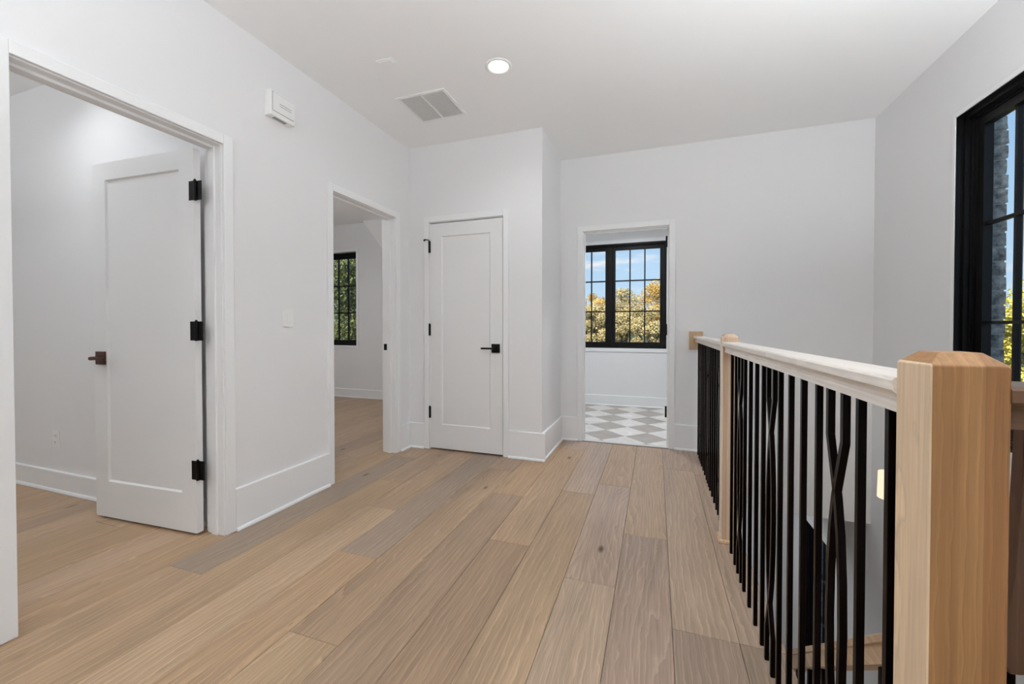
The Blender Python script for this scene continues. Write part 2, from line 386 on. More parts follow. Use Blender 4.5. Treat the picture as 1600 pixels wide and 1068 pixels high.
def plank(x0, x1, y0, y1, tone):
    w = round(x1 - x0, 4); l = round(y1 - y0, 3)
    key = (w, l)
    if key not in plank_mesh:
        b = NB(); g = 0.0007; bx(b, (g, g, -0.013), (w - g, l - g, 0.0))
        top = [e for e in b.edges if all(v.co.z > -1e-4 for v in e.verts)]
        bmesh.ops.bevel(b, geom=top, offset=0.0011, segments=1, affect='EDGES')
        bmesh.ops.recalc_face_normals(b, faces=b.faces)
        me = bpy.data.meshes.new('plank'); b.to_mesh(me); b.free(); me.materials.append(M['plank']); plank_mesh[key] = me
    o = bpy.data.objects.new('plank', plank_mesh[key]); COL.objects.link(o); o.parent = floor
    o.location = (x0, y0, R.uniform(-0.0003, 0.0))
    c = TONES[tone]; k = R.uniform(0.96, 1.04) * 0.93
    o.color = (c[0] * k, c[1] * k * R.uniform(0.985, 1.015), c[2] * k * R.uniform(0.97, 1.03), 1)
for k in range(-8, 26):
    x1 = X0 - PW * k; x0 = x1 - PW
    yend = YF - 0.012 if x1 > XL - 0.2 else YB - 0.01
    ystart = -0.9 if x1 > XL - 0.2 else -0.6
    if k <= -3: yend = 0.745
    if k == -2: x1 = XEDGE
    if k == -3: x0 = XEDGE; x1 = X0 + PW * 3
    if k == -8: x1 = XR - 0.002
    if k in KNOWN: js, ts = KNOWN[k]
    else:
        js = []; y = ystart + R.uniform(0.5, 1.9)
        while y < yend - 0.4: js.append(round(y, 3)); y += R.uniform(1.3, 2.1)
        ts = [R.choice(['tan', 'light', 'tan', 'mid', 'light', 'brown']) for _ in range(len(js) + 1)]
    ys = [ystart] + js + [yend]
    for y0, y1, tn in zip(ys, ys[1:], ts): plank(x0, x1, y0, y1, tn)
# nosing under the edge of the landing
bm = NB(); bx(bm, (XEDGE - 0.012, 0.75, -0.03), (XEDGE, YF, -0.0135)); obj('nosing', bm, M['rail_tan'], floor)

# bathroom tiles laid on the diagonal
bm = NB(); bx(bm, (XC - 1.3, YF + 0.01, ZS), (XR, YBA, -0.008)); fb = struct(obj('floor_bathroom', bm, M['grout']), 'checkered beige and white stone tile floor of the bathroom')
HD = 0.2105
tme = {}
for i in range(-5, 5):
    for j in range(-3, 10):
        if (i + j) % 2: continue
        cx = -0.290 + HD * i; cy = 4.522 + 0.2075 * j
        h = HD - 0.002
        poly = [(cx - h, cy), (cx, cy - h), (cx + h, cy), (cx, cy + h)]
        # clip to the room
        def clip(P, ax, v, keep_less):
            out = []
            for a, b in zip(P, P[1:] + P[:1]):
                ia = (a[ax] <= v) == keep_less; ib = (b[ax] <= v) == keep_less
                if ia: out.append(a)
                if ia != ib:
                    s = (v - a[ax]) / (b[ax] - a[ax]); out.append((a[0] + s * (b[0] - a[0]), a[1] + s * (b[1] - a[1])))
            return out
        for ax, v, kl in ((1, 4.065, False), (1, YBA - 0.02, True), (0, 1.19, True), (0, XC - 1.29, False)):
            if poly: poly = clip(poly, ax, v, kl)
        if len(poly) < 3: continue
        b = NB(); prism(b, [(p[0] - cx, p[1] - cy) for p in poly], 2, -0.008, 0.0)
        o = obj('tile', b, M['tile'], fb); o.location = (cx, cy, R.uniform(-0.0004, 0))
        kk = R.uniform(0.95, 1.05)
        c = (0.41, 0.37, 0.33) if i % 2 else (0.76, 0.73, 0.69)
        o.color = (c[0] * kk, c[1] * kk, c[2] * kk, 1)
bm = NB(); bx(bm, (DF[0], YF + 0.004, -0.012), (DF[1], 4.063, 0.002)); bev(bm, 0.001); obj('saddle', bm, plain('white_marble', (0.72, 0.70, 0.67), 0.35, var=0.3, bscale=8), fb)
bm = NB(); bx(bm, (DF[0], YF - 0.012, -0.013), (DF[1], YF + 0.004, 0.003)); bev(bm, 0.001); obj('edge_strip', bm, M['metalstrip'], fb)
bm = NB(); bx(bm, (-2.2, -3.0, ZLOW - 0.1), (XO, 6.3, ZLOW)); struct(obj('floor_lower', bm, plain('lower_oak', (0.45, 0.33, 0.23), 0.45, var=0.4, bscale=5)), 'floor of the storey below')

# ------------------------------------------------------------------ trim: jambs, casings, baseboards
CW, CT = 0.05, 0.017
def doorway(n, axis, face, back, op, label, sgn):
    """Jamb, stop and casing of an opening. axis 0: wall of constant X (face is the hall side)."""
    u0, u1, zt = op
    def B(bm, a, b, p, q, z0, z1):
        lo_, hi_ = min(p, q), max(p, q)
        if axis == 0: bx(bm, (lo_, a, z0), (hi_, b, z1))
        else: bx(bm, (a, lo_, z0), (b, hi_, z1))
    root = empty('trim_%d' % n, (face, u0, 0) if axis == 0 else (u0, face, 0)); struct(root, label)
    rv = 0.005
    d = back - face
    f2 = face - 0.0 * d
    for nm, seg in (('jamb', None),):
        bm = NB(); B(bm, u0 - JR, u0 - rv + 0.010, face, back, 0, zt + JR); obj('jamb', bm, M['trim'], root)
        bm = NB(); B(bm, u1 + rv - 0.010, u1 + JR, face, back, 0, zt + JR); obj('jamb', bm, M['trim'], root)
        bm = NB(); B(bm, u0 - rv + 0.010, u1 + rv - 0.010, face, back, zt - 0.005, zt + JR); obj('head_jamb', bm, M['trim'], root)
    s0, s1 = face + d * 0.36, face + d * 0.66
    if sgn:
        bm = NB(); B(bm, u0 + 0.005, u0 + 0.014, s0, s1, 0, zt - 0.005); obj('stop', bm, M['trim'], root)
        bm = NB(); B(bm, u1 - 0.014, u1 - 0.005, s0, s1, 0, zt - 0.005); obj('stop', bm, M['trim'], root)
        bm = NB(); B(bm, u0 + 0.017, u1 - 0.017, s0, s1, zt - 0.017, zt - 0.005); obj('stop', bm, M['trim'], root)
    for side in (0, 1):
        p = face if side == 0 else back
        q = p - math.copysign(CT, d) if side == 0 else p + math.copysign(CT, d)
        for (a, b, z0, z1) in ((u0 - CW, u0, 0.002, zt + CW), (u1, u1 + CW, 0.002, zt + CW), (u0, u1, zt, zt + CW)):
            bm = NB(); B(bm, a, b, p, q, z0, z1); bev(bm, 0.0025, 2); obj('casing', bm, M['trim'], root)
    return root
doorway(1, 0, XL, XL - TW, D1, 'white casing of the nearest doorway', True)
doorway(2, 0, XL, XL - TW, D2, 'white casing of the second bedroom doorway', True)
doorway(3, 1, YC, YC + TW, DC, 'white casing of the closet door', False)
doorway(4, 1, YF, YF + TW, DF, 'white casing of the bathroom doorway', True)

def baseboard(name, a, b, nrm, h=0.23, t=0.017, label=None, shoe=True):
    """Board along the wall from a to b (XY points on the wall face); nrm points into the room."""
    a = Vector((*a, 0)); b = Vector((*b, 0)); n = Vector((*nrm, 0))
    bm = NB()
    def run(pr):
        vs = [[bm.verts.new(p + n * u + Vector((0, 0, z))) for (u, z) in pr] for p in (a, b)]
        k = len(pr)
        bm.faces.new(vs[0][::-1]); bm.faces.new(vs[1])
        for i in range(k): bm.faces.new((vs[0][i], vs[0][(i + 1) % k], vs[1][(i + 1) % k], vs[1][i]))
    run([(0.0005, 0.001), (t, 0.001), (t, h - 0.004), (t - 0.004, h), (0.0005, h)])
    o = struct(obj(name, bm, M['trim']), label)
    if shoe:
        bm = NB()
        run([(t, 0.001), (t + 0.013, 0.001), (t + 0.0125, 0.008), (t + 0.009, 0.015), (t + 0.004, 0.018), (t, 0.019)])
        obj('shoe_molding', bm, M['trim'], o)
    return o
BB = 0.017 + 0.013
baseboard('baseboard_left', (XL, D1[1] + CW), (XL, D2[0] - CW), (1, 0), label='tall white baseboard between the two bedroom doorways')
baseboard('baseboard_left', (XL, D2[1] + CW), (XL, YC - BB), (1, 0), label='short white baseboard between bedroom doorway and closet corner')
baseboard('baseboard_left', (XL, -2.9), (XL, D1[0] - CW), (1, 0), label='white baseboard before the nearest doorway')
baseboard('baseboard_closet', (XL, YC), (DC[0] - CW, YC), (0, -1), label='short white baseboard left of the closet door')
baseboard('baseboard_closet', (DC[1] + CW, YC), (XC + BB, YC), (0, -1), label='white baseboard right of the closet door')
baseboard('baseboard_closet_side', (XC, YC), (XC, YF - BB), (1, 0), label='white baseboard on the closet return wall')
baseboard('baseboard_far', (XC, YF), (DF[0] - CW, YF), (0, -1), label='short white baseboard left of the bathroom doorway')
baseboard('baseboard_far', (DF[1] + CW, YF), (XEDGE, YF), (0, -1), label='white baseboard between bathroom doorway and railing')
baseboard('baseboard_bedroom', (XL - 3.3, YR1), (XL - TW - 0.02, YR1), (0, -1), h=0.135, label='low white baseboard behind the open door')
baseboard('baseboard_bedroom_far', (XL - 3.3, YB), (XL - TW, YB), (0, -1), h=0.135, label='low white baseboard under the bedroom window')
baseboard('baseboard_bathroom', (XC - 1.3, YBA), (1.2, YBA), (0, -1), h=0.145, label='low white baseboard under the bathroom window')

# ------------------------------------------------------------------ doors
def door_leaf(n, w, h, label, handle_mat, handle_z, stile=0.105, top=0.10, bot=0.205, handle_from_hinge=True, knuckle_side=-1):
    """One-panel door in local coordinates: hinge edge at x=0, leaf along +x, thickness along y 0..0.035, z from 0."""
    root_bm = NB()
    T = 0.035
    bx(root_bm, (0, 0, 0), (stile, T, h)); bx(root_bm, (w - stile, 0, 0), (w, T, h))
    bx(root_bm, (stile, 0, 0), (w - stile, T, bot)); bx(root_bm, (stile, 0, h - top), (w - stile, T, h))
    leaf = obj('door_%d' % n, root_bm, M['door']); struct(leaf, label)
    bm = NB(); bx(bm, (stile - 0.002, 0.009, bot - 0.002), (w - stile + 0.002, T - 0.009, h - top + 0.002)); obj('panel', bm, M['door'], leaf)
    # small sloped sticking around the panel on both faces
    for y0, y1 in ((0.0, 0.009), (T, T - 0.009)):
        bm = NB()
        o4 = [(stile, bot), (w - stile, bot), (w - stile, h - top), (stile, h - top)]
        i4 = [(stile + 0.008, bot + 0.008), (w - stile - 0.008, bot + 0.008), (w - stile - 0.008, h - top - 0.008), (stile + 0.008, h - top - 0.008)]
        va = [bm.verts.new((p[0], y0 + (0.001 if y0 == 0 else -0.001), p[1])) for p in o4]; vb = [bm.verts.new((p[0], y1, p[1])) for p in i4]
        for i in range(4): bm.faces.new((va[i], va[(i + 1) % 4], vb[(i + 1) % 4], vb[i]))
        obj('sticking', bm, M['door'], leaf)
    # handle set on both faces
    hx = w - 0.062
    for s, y in ((-1, 0.0), (1, T)):
        bm = NB(); bx(bm, (hx - 0.0375, min(y, y + s * 0.010), handle_z - 0.0375), (hx + 0.0375, max(y, y + s * 0.010), handle_z + 0.0375)); bev(bm, 0.0015)
        hd = obj('handle', bm, handle_mat, leaf)
        bm = NB(); cyl(bm, (hx, y + s * 0.009, handle_z), (hx, y + s * 0.055, handle_z), 0.0105)
        obj('neck', bm, handle_mat, hd, smooth=False)
        bm = NB(); bx(bm, (hx - 0.118, min(y + s * 0.046, y + s * 0.058), handle_z - 0.008), (hx + 0.011, max(y + s * 0.046, y + s * 0.058), handle_z + 0.008)); bev(bm, 0.004, 3)
        obj('lever', bm, handle_mat, hd)
    return leaf
def hinge_open(parent, x, y, z, jx, m):
    """Butt hinge seen open: one leaf on the door face edge, one on the jamb, knuckle between (world space)."""
    bm = NB()
    cyl(bm, (x, y, z - 0.05), (x, y, z + 0.05), 0.0075, seg=12)
    h = obj('hinge', bm, m, parent)
    return h

# nearest bedroom: door swung fully open against the bedroom wall
d1 = door_leaf(1, 0.785, 2.022, 'white one panel door standing open in the nearest bedroom doorway', M['bronze'], 0.912)
d1.rotation_euler = (0, 0, math.radians(180 + 2.8))
d1.location = (-2.281, 1.527, 0.014)
# local +y now faces -Y (towards the camera); local +x runs to -X
for z in (1.800, 1.068, 0.335):
    bm = NB()
    bx(bm, (0.001, 0.0355, z - 0.05), (0.030, 0.038, z + 0.05)); bev(bm, 0.0008)
    hg = obj('hinge', bm, M['black']); hg.parent = d1
    bm = NB(); cyl(bm, (-0.012, 0.036, z - 0.052), (-0.012, 0.036, z + 0.052), 0.0075, seg=12)
    cyl(bm, (-0.012, 0.036, z + 0.052), (-0.012, 0.036, z + 0.058), 0.005, seg=12)
    k = obj('knuckle', bm, M['black']); k.parent = hg
    bm = NB(); bx(bm, (-0.012, 0.034, z - 0.05), (0.004, 0.038, z + 0.05)); k = obj('leaf_plate', bm, M['black']); k.parent = hg
    bm = NB(); bx(bm, (-0.052, 0.0300, z - 0.05), (-0.012, 0.0325, z + 0.05)); k = obj('jamb_plate', bm, M['black']); k.parent = hg
# second bedroom: leaf swung back out of sight behind the wall
d2 = door_leaf(2, 0.735, 2.022, 'white one panel door of the second bedroom swung back behind the wall', M['black'], 0.912)
d2.rotation_euler = (0, 0, math.radians(180)); d2.location = (-2.285, D2[0] + 0.02, 0.014)
# closet: closed, hinges on its left edge
d3 = door_leaf(3, DC[1] - DC[0] - 0.016, 2.020, 'closed white one panel closet door with black lever', M['black'], 0.910, stile=0.115, top=0.115, bot=0.215)
d3.location = (DC[0] + 0.008, YC - 0.004, 0.014)
for i, z in enumerate((1.814, 1.068, 0.323)):
    bm = NB(); cyl(bm, (-0.004, -0.009, z - 0.052), (-0.004, -0.009, z + 0.052), 0.0085, seg=14)
    cyl(bm, (-0.004, -0.009, z + 0.052), (-0.004, -0.009, z + 0.058), 0.006, seg=14)
    hg = obj('hinge', bm, M['black']); hg.parent = d3
    bm = NB(); bx(bm, (-0.006, -0.004, z - 0.05), (0.006, -0.0005, z + 0.05)); k = obj('leaf_plate', bm, M['black']); k.parent = hg
    if i == 0:   # hinge-pin door stop
        bm = NB(); cyl(bm, (-0.004, -0.012, z + 0.060), (-0.034, -0.030, z + 0.066), 0.004, seg=10); cyl(bm, (-0.034, -0.030, z + 0.066), (-0.044, -0.036, z + 0.052), 0.0075, seg=12)
        k = obj('pin_stop', bm, M['black']); k.parent = hg
# bathroom: leaf opened past the right jamb, hinges visible on the jamb
d4 = door_leaf(4, 0.76, 2.000, 'white bathroom door swung open inside the bathroom', M['black'], 0.912)
d4.rotation_euler = (0, 0, math.radians(84)); d4.location = (DF[1] + 0.046, YF + TW + 0.02, 0.014)
tr4 = bpy.data.objects['trim_4']
for z in (1.905, 1.083, 0.312):
    bm = NB(); bx(bm, (DF[1] - 0.0085, YF + 0.085, z - 0.05), (DF[1] - 0.0048, YF + 0.117, z + 0.05)); bx(bm, (DF[1] - 0.020, YF + 0.114, z - 0.05), (DF[1] - 0.0048, YF + 0.117, z + 0.05)); cyl(bm, (DF[1] - 0.021, YF + TW + 0.003, z - 0.052), (DF[1] - 0.021, YF + TW + 0.003, z + 0.052), 0.0085, seg=12)
    obj('hinge', bm, M['black'], tr4)
# strike plate on the second bedroom jamb
bm = NB(); bx(bm, (XL - 0.115, D2[1] - 0.0078, 0.903), (XL - 0.083, D2[1] - 0.0048, 0.958)); obj('strike_plate', bm, M['black'], bpy.data.objects['trim_2'])

# ------------------------------------------------------------------ windows
def window(n, axis, face, op, depth, recess, sashes, rows, label, cols=3, outward=1, trimw=0.05, frame=0.022, stile=0.063, trimm=0.012):
    """Casement window in a wall opening. axis 0: constant X wall, u = Y. w runs outward from the room face."""
    u0, u1, z0, z1 = op
    def V(u, w, z): return (face + outward * w, u, z) if axis == 0 else (u, face + outward * w, z)
    def B(bm, a, b, w0, w1, za, zb):
        p = Vector(V(a, w0, za)); q = Vector(V(b, w1, zb))
        bx(bm, [min(p[i], q[i]) for i in range(3)], [max(p[i], q[i]) for i in range(3)])
    root = empty('window_%d' % n, V((u0 + u1) / 2, recess, z0)); struct(root, label)
    # frame, stepped like an extruded profile
    bm = NB()
    for (f, w0, w1) in ((frame, recess, depth), (frame + 0.010, recess + 0.022, depth), (frame + 0.018, recess + 0.034, depth)):
        B(bm, u0, u0 + f, w0, w1, z0, z1); B(bm, u1 - f, u1, w0, w1, z0, z1)
        B(bm, u0 + f, u1 - f, w0, w1, z0, z0 + f); B(bm, u0 + f, u1 - f, w0, w1, z1 - f, z1)
    fr = obj('frame', bm, M['winblk'], root)
    f = frame + 0.018
    mull = 0.05
    inner0, inner1 = u0 + f, u1 - f
    wS = (inner1 - inner0 - mull * (sashes - 1)) / sashes
    for s in range(sashes - 1):
        a = inner0 + wS * (s + 1) + mull * s
        bm = NB(); B(bm, a, a + mull, recess + 0.012, depth, z0 + f, z1 - f); obj('mullion', bm, M['winblk'], root)
    st = stile - 0.018
    for s in range(sashes):
        a = inner0 + (wS + mull) * s; b = a + wS
        za, zb = z0 + f, z1 - f
        w0, w1 = recess + 0.045, recess + 0.085
        bm = NB()
        B(bm, a + 0.001, a + st, w0, w1, za, zb); B(bm, b - st, b - 0.001, w0, w1, za, zb)
        B(bm, a + st, b - st, w0, w1, za, za + st); B(bm, a + st, b - st, w0, w1, zb - st, zb)
        sash = obj('sash', bm, M['winblk'], root)
        ga, gb, gz0, gz1 = a + st, b - st, za + st, zb - st
        mw = 0.0085
        for i in range(1, cols):
            u = ga + (gb - ga) * i / cols
            bm = NB(); B(bm, u - mw, u + mw, w0 + 0.012, w1 - 0.002, gz0, gz1); obj('muntin', bm, M['winblk'], sash)
        for j in range(1, rows):
            z = gz0 + (gz1 - gz0) * j / rows
            bm = NB(); B(bm, ga, gb, w0 + 0.0115, w1 - 0.0025, z - mw, z + mw); obj('muntin', bm, M['winblk'], sash)
        for i in range(cols):
            for j in range(rows):
                p0 = ga + (gb - ga) * i / cols; p1 = ga + (gb - ga) * (i + 1) / cols
                q0 = gz0 + (gz1 - gz0) * j / rows; q1 = gz0 + (gz1 - gz0) * (j + 1) / rows
                bm = NB(); B(bm, p0, p1, w0 + 0.022, w0 + 0.023, q0, q1); 
                obj('pane', bm, M['glass'], sash)
    if trimw:
        for (a, b, za, zb) in ((u0 - trimw, u0, z0 - trimw, z1 + trimw), (u1, u1 + trimw, z0 - trimw, z1 + trimw), (u0, u1, z0 - trimw, z0), (u0, u1, z1, z1 + trimw)):
            bm = NB(); B(bm, a, b, -trimm, 0, za, zb); bev(bm, 0.0015, 1); obj('window_trim', bm, M['trim'], root)
    if recess > 0.02:
        t = -0.004 if recess < 0.05 else 0.004
        for (a, b, za, zb) in ((u0 - t, u0, z0, z1), (u1, u1 + t, z0, z1), (u0, u1, z0 - t, z0), (u0, u1, z1, z1 + t)):
            bm = NB(); B(bm, a, b, -trimm * 0.3, recess, za, zb); obj('reveal', bm, M['trim'] if recess > 0.05 else M['winblk'], root)
    return root
window(1, 0, XR, W_R, 0.125, 0.028, 2, 3, 'tall black gridded window above the stairs', trimw=0.025, trimm=0.006)
window(2, 1, YBA, W_BATH, 0.17, 0.004, 2, 3, 'wide black gridded double casement window in the bathroom', trimw=0.05)
window(3, 1, YB, W_BED, 0.17, 0.075, 1, 3, 'tall black gridded window in the second bedroom', trimw=0.04)
window(4, 0, XR, W_LOW, 0.125, 0.028, 1, 3, 'black framed window far down the stairwell', trimw=0.05)

# ------------------------------------------------------------------ brick veneer beside the stairwell windows
vr = empty('wall_exterior', (XO, 3.0, 0)); struct(vr, 'grey washed brick outside the stairwell windows')
bmx = []
def brick_column(y_edge, z0, z1):
    z = z0; i = 0; H_, J = 0.071, 0.010
    bm = NB(); bx(bm, (XO + 0.004, y_edge + 0.005, z0 - 0.01), (XO + 0.089, y_edge + 0.60, z1 + 0.01)); obj('mortar', bm, M['mortar'], vr)
    while z < z1:
        ln = 0.24 if i % 2 == 0 else 0.12
        y = y_edge; first = True
        while y < y_edge + 0.58:
            L_ = ln if first else 0.24
            b = NB(); bx(b, (0, 0, 0), (0.0905 + R.uniform(-0.0015, 0.002), L_ - J, H_))
            bmesh.ops.subdivide_edges(b, edges=list(b.edges), cuts=1, use_grid_fill=True)
            for v in b.verts: v.co += Vector((R.uniform(-1, 1), R.uniform(-1, 1), R.uniform(-1, 1))) * 0.0022
            o = obj('brick', b, M['brick'], vr); o.location = (XO - vr.location.x + vr.location.x + 0.002 + R.uniform(-0.002, 0.003), y + R.uniform(-0.003, 0.003), z)
            y += L_; first = False
        z += H_ + J; i += 1
brick_column(3.075, 0.42, 2.62)
brick_column(5.505, -2.70, -0.95)

# ------------------------------------------------------------------ railing on the landing
RX = 0.3605                                   # centre line of the rail
rail_root = empty('stair_railing', (RX, 2.3, 0)); tag(rail_root, 'oak and black iron railing along the landing edge with crossed balusters', 'railing')
def newel(x, y, s, zt, mt, nm='newel_post'):
    h = s / 2
    bm = NB()
    zs = zt - 0.016
    def ring(r, z): return [bm.verts.new((dx * r, dy * r, z)) for dx, dy in ((-1, -1), (1, -1), (1, 1), (-1, 1))]
    rs = [ring(h, -0.012), ring(h, zs), ring(h * 0.56, zt)]
    bm.faces.new(rs[0][::-1]); bm.faces.new(rs[2])
    for a, b in zip(rs, rs[1:]):
        for i in range(4): bm.faces.new((a[i], a[(i + 1) % 4], b[(i + 1) % 4], b[i]))
    bev(bm, 0.0016, 2)
    o = obj(nm, bm, mt, rail_root); o.location = (x, y, 0)
    return o
# near newel and far newel
NX, NY, NS = 0.3635, 0.6975, 0.0765
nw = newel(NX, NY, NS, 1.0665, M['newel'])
nw['label'] = 'thick square newel post nearest the camera'
FX, FY, FS = 0.3585, 2.368, 0.074
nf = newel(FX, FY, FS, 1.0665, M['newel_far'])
bm = NB(); h = FS / 2
for (a, b) in (((-h - 0.014, -h - 0.014), (h + 0.014, -h)), ((-h - 0.014, h), (h + 0.014, h + 0.014)), ((-h - 0.014, -h), (-h, h))):
    bx(bm, (FX + a[0], FY + a[1], 0.0005), (FX + b[0], FY + b[1], 0.018))
bev(bm, 0.004, 2)
bmol = obj('base_molding', bm, M['rail_tan'], nf); bmol.matrix_parent_inverse = Matrix.Translation((-FX, -FY, 0)) @ Matrix.Translation((RX, 2.3, 0)) @ Matrix.Translation((-RX, -2.3, 0))
ZT = 1.0265
PROF = [(-0.0405, ZT - 0.004), (-0.0375, ZT), (0.0375, ZT), (0.0405, ZT - 0.004), (0.0405, ZT - 0.018), (0.036, ZT - 0.0225), (0.030, ZT - 0.0245), (0.0265, ZT - 0.030),
        (0.0255, ZT - 0.037), (0.0275, ZT - 0.040), (0.0275, ZT - 0.052), (-0.0275, ZT - 0.052), (-0.0275, ZT - 0.040), (-0.0255, ZT - 0.037), (-0.0265, ZT - 0.030),
        (-0.030, ZT - 0.0245), (-0.036, ZT - 0.0225), (-0.0405, ZT - 0.018)]
ZB = ZT - 0.052
bm = NB(); prism(bm, [(RX + u, z) for u, z in PROF], 1, NY + NS / 2 - 0.001, FY - FS / 2 + 0.001); obj('handrail', bm, M['rail'], rail_root)
bm = NB(); prism(bm, [(RX + u, z) for u, z in PROF], 1, FY + FS / 2 - 0.001, YF - 0.018); obj('handrail', bm, M['rail'], rail_root)
bm = NB(); prism(bm, [(NY + u, z) for u, z in PROF], 0, NX + NS / 2 - 0.001, XR - 0.001); obj('handrail', bm, M['rail_shade'], rail_root)
bm = NB(); bx(bm, (0.281, YF - 0.019, 0.908), (0.396, YF, 1.068)); bev(bm, 0.002); obj('rosette', bm, M['block'], rail_root)
# gooseneck down to the descending rail: lit side in paler wood, shade in dark
bm = NB(); bx(bm, (0.497, 0.7912, 0.60), (0.566, 0.8055, 0.976)); bev(bm, 0.002, 1); obj('gooseneck_lit_side', bm, M['block'], rail_root)
M['gooseneck_shade'] = wood('shaded_gooseneck', False, base=(0.13, 0.065, 0.036), axis=2, ring=60.0, rough=0.4, contrast=0.7, knots=False, bend=4.0)  # wood darkened for the shade on the gooseneck front
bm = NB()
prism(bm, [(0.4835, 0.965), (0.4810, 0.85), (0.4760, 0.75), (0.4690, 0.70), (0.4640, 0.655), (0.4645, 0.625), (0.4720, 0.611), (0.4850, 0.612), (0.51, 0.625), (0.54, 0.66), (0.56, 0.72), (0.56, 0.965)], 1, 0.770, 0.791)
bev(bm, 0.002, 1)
obj('gooseneck', bm, M['gooseneck_shade'], rail_root)
BWD = 0.0128
bar_me = {}
def straight_bar(x, y, zb, zt, parent):
    key = ('s', round(zt - zb, 4))
    if key not in bar_me:
        b = NB(); bx(b, (-BWD / 2, 0, 0), (BWD / 2, BWD, zt - zb)); bev(b, 0.0008, 1); bmesh.ops.recalc_face_normals(b, faces=b.faces)
        me = bpy.data.meshes.new('baluster'); b.to_mesh(me); b.free(); me.materials.append(M['iron']); bar_me[key] = me
    o = bpy.data.objects.new('baluster', bar_me[key]); COL.objects.link(o); o.parent = parent
    o.matrix_parent_inverse = parent.matrix_basis.inverted(); o.location = (x, y, zb)
    return o
def catmull(p0, p1, p2, p3, t):
    return 0.5 * ((2 * p1) + (-p0 + p2) * t + (2 * p0 - 5 * p1 + 4 * p2 - p3) * t * t + (-p0 + 3 * p1 - 3 * p2 + p3) * t ** 3)
PATH = [(0.0, .036), (0.118, .036), (0.212, 0.001), (0.228, -.0045), (0.30, -.0195), (0.39, -.0285), (0.49, -.032), (0.59, -.0285), (0.68, -.0195), (0.752, -.0045), (0.768, 0.001), (0.872, .036), (ZB, .036)]
def bowed_bar(x, yc, s, parent):
    key = ('b', s)
    if key not in bar_me:
        pts = PATH
        dense = []
        for i, (z, y) in enumerate(pts):
            dense.append((z, y))
        b = NB(); rings = []
        for i, (z, y) in enumerate(dense):
            j0 = max(i - 1, 0); j1 = min(i + 1, len(dense) - 1)
            d = Vector((0, s * (dense[j1][1] - dense[j0][1]), dense[j1][0] - dense[j0][0])).normalized()
            n = Vector((0, d.z, -d.y)); hw = BWD / 2
            c = Vector((0, s * y, z))
            rings.append([b.verts.new(c + Vector((sx * hw, 0, 0)) + n * (sy * hw)) for sx, sy in ((-1, -1), (1, -1), (1, 1), (-1, 1))])
        b.faces.new(rings[0][::-1]); b.faces.new(rings[-1])
        for p, q in zip(rings, rings[1:]):
            for i in range(4): b.faces.new((p[i], p[(i + 1) % 4], q[(i + 1) % 4], q[i]))
        bmesh.ops.recalc_face_normals(b, faces=b.faces)
        me = bpy.data.meshes.new('bowed_baluster'); b.to_mesh(me); b.free(); me.materials.append(M['iron']); bar_me[key] = me
    o = bpy.data.objects.new('bowed_baluster', bar_me[key]); COL.objects.link(o); o.parent = parent
    o.matrix_parent_inverse = parent.matrix_basis.inverted(); o.location = (x, yc, 0)
    return o
BX = 0.3525
pairs = [1.0125, 1.519, 2.0275]
STEP = 0.1015
for pc in pairs:
    for s in (-1, 1): bowed_bar(BX + s * 0.0, pc, s, rail_root)
for y in (0.803, 0.9045, 1.1075, 1.209, 1.3105, 1.411, 1.614, 1.714, 1.819, 1.922, 2.127, 2.229): straight_bar(BX, y, 0, ZB, rail_root)
for pc in (2.64, 3.16, 3.68):
    for s in (-1, 1): bowed_bar(BX, pc, s, rail_root)
for y in (2.43, 2.533, 2.739, 2.843, 2.946, 3.05, 3.258, 3.362, 3.465, 3.569, 3.777, 3.88): straight_bar(BX, y, 0, ZB, rail_root)
for i in range(10): 
    if i == 1: continue
    straight_bar(NX + 0.10 + i * 0.112, NY - 0.006, 0, ZB, rail_root)

# ------------------------------------------------------------------ descending stair with its own railing
sl = 0.80
stairs = empty('stairs', (1.0, 0.75, -0.2)); struct(stairs, 'oak and white stairs going down beside the landing')
for i in range(14):
    y0 = 0.752 + 0.25 * i; z = -0.2 * (i + 1) - 0.0
    bm = NB(); bx(bm, (XEDGE + 0.003, y0 - 0.0, z - 0.027), (XR - 0.002, y0 + 0.275, z)); bev(bm, 0.003, 1); obj('tread', bm, M['railx'], stairs)
    bm = NB(); bx(bm, (XEDGE + 0.01, y0 + 0.235, z - 0.2), (XR - 0.002, y0 + 0.249, z - 0.028)); obj('riser', bm, M['trim'], stairs)
sr = empty('stair_railing', (0.5335, 1.6, -1.0)); tag(sr, 'sloping oak handrail on black bars seen down between the balusters', 'railing')
def zr(y): return 0.399 - sl * (y - 1.168)
def sloped(bm, x0, x1, ya, yb, dz0, dz1):
    prism(bm, [(ya, zr(ya) + dz0), (yb, zr(yb) + dz0), (yb, zr(yb) + dz1), (ya, zr(ya) + dz1)], 0, x0, x1)
bm = NB(); sloped(bm, 0.5, 0.567, 0.8065, 3.3, -0.0225, 0.0); bev(bm, 0.002, 1); hr = obj('handrail', bm, M['rail_tan'], sr)
bm = NB(); sloped(bm, 0.508, 0.559, 0.8065, 3.3, -0.072, -0.0228); obj('lower_rail', bm, M['rail_tan'], hr)
for i in range(19):
    y = 0.87 + 0.125 * i
    step = int((y - 0.752) / 0.25); zt_ = -0.2 * (step + 1)
    bm = NB()
    bx(bm, (0.527, y, zt_), (0.540, y + 0.013, zr(y + 0.0065) - 0.068)); o = obj('baluster', bm, M['iron'], sr)
bm = NB(); bx(bm, (0.495, 3.30, ZLOW), (0.572, 3.377, zr(3.3) + 0.08)); bev(bm, 0.003); obj('newel_post', bm, M['block'], sr)

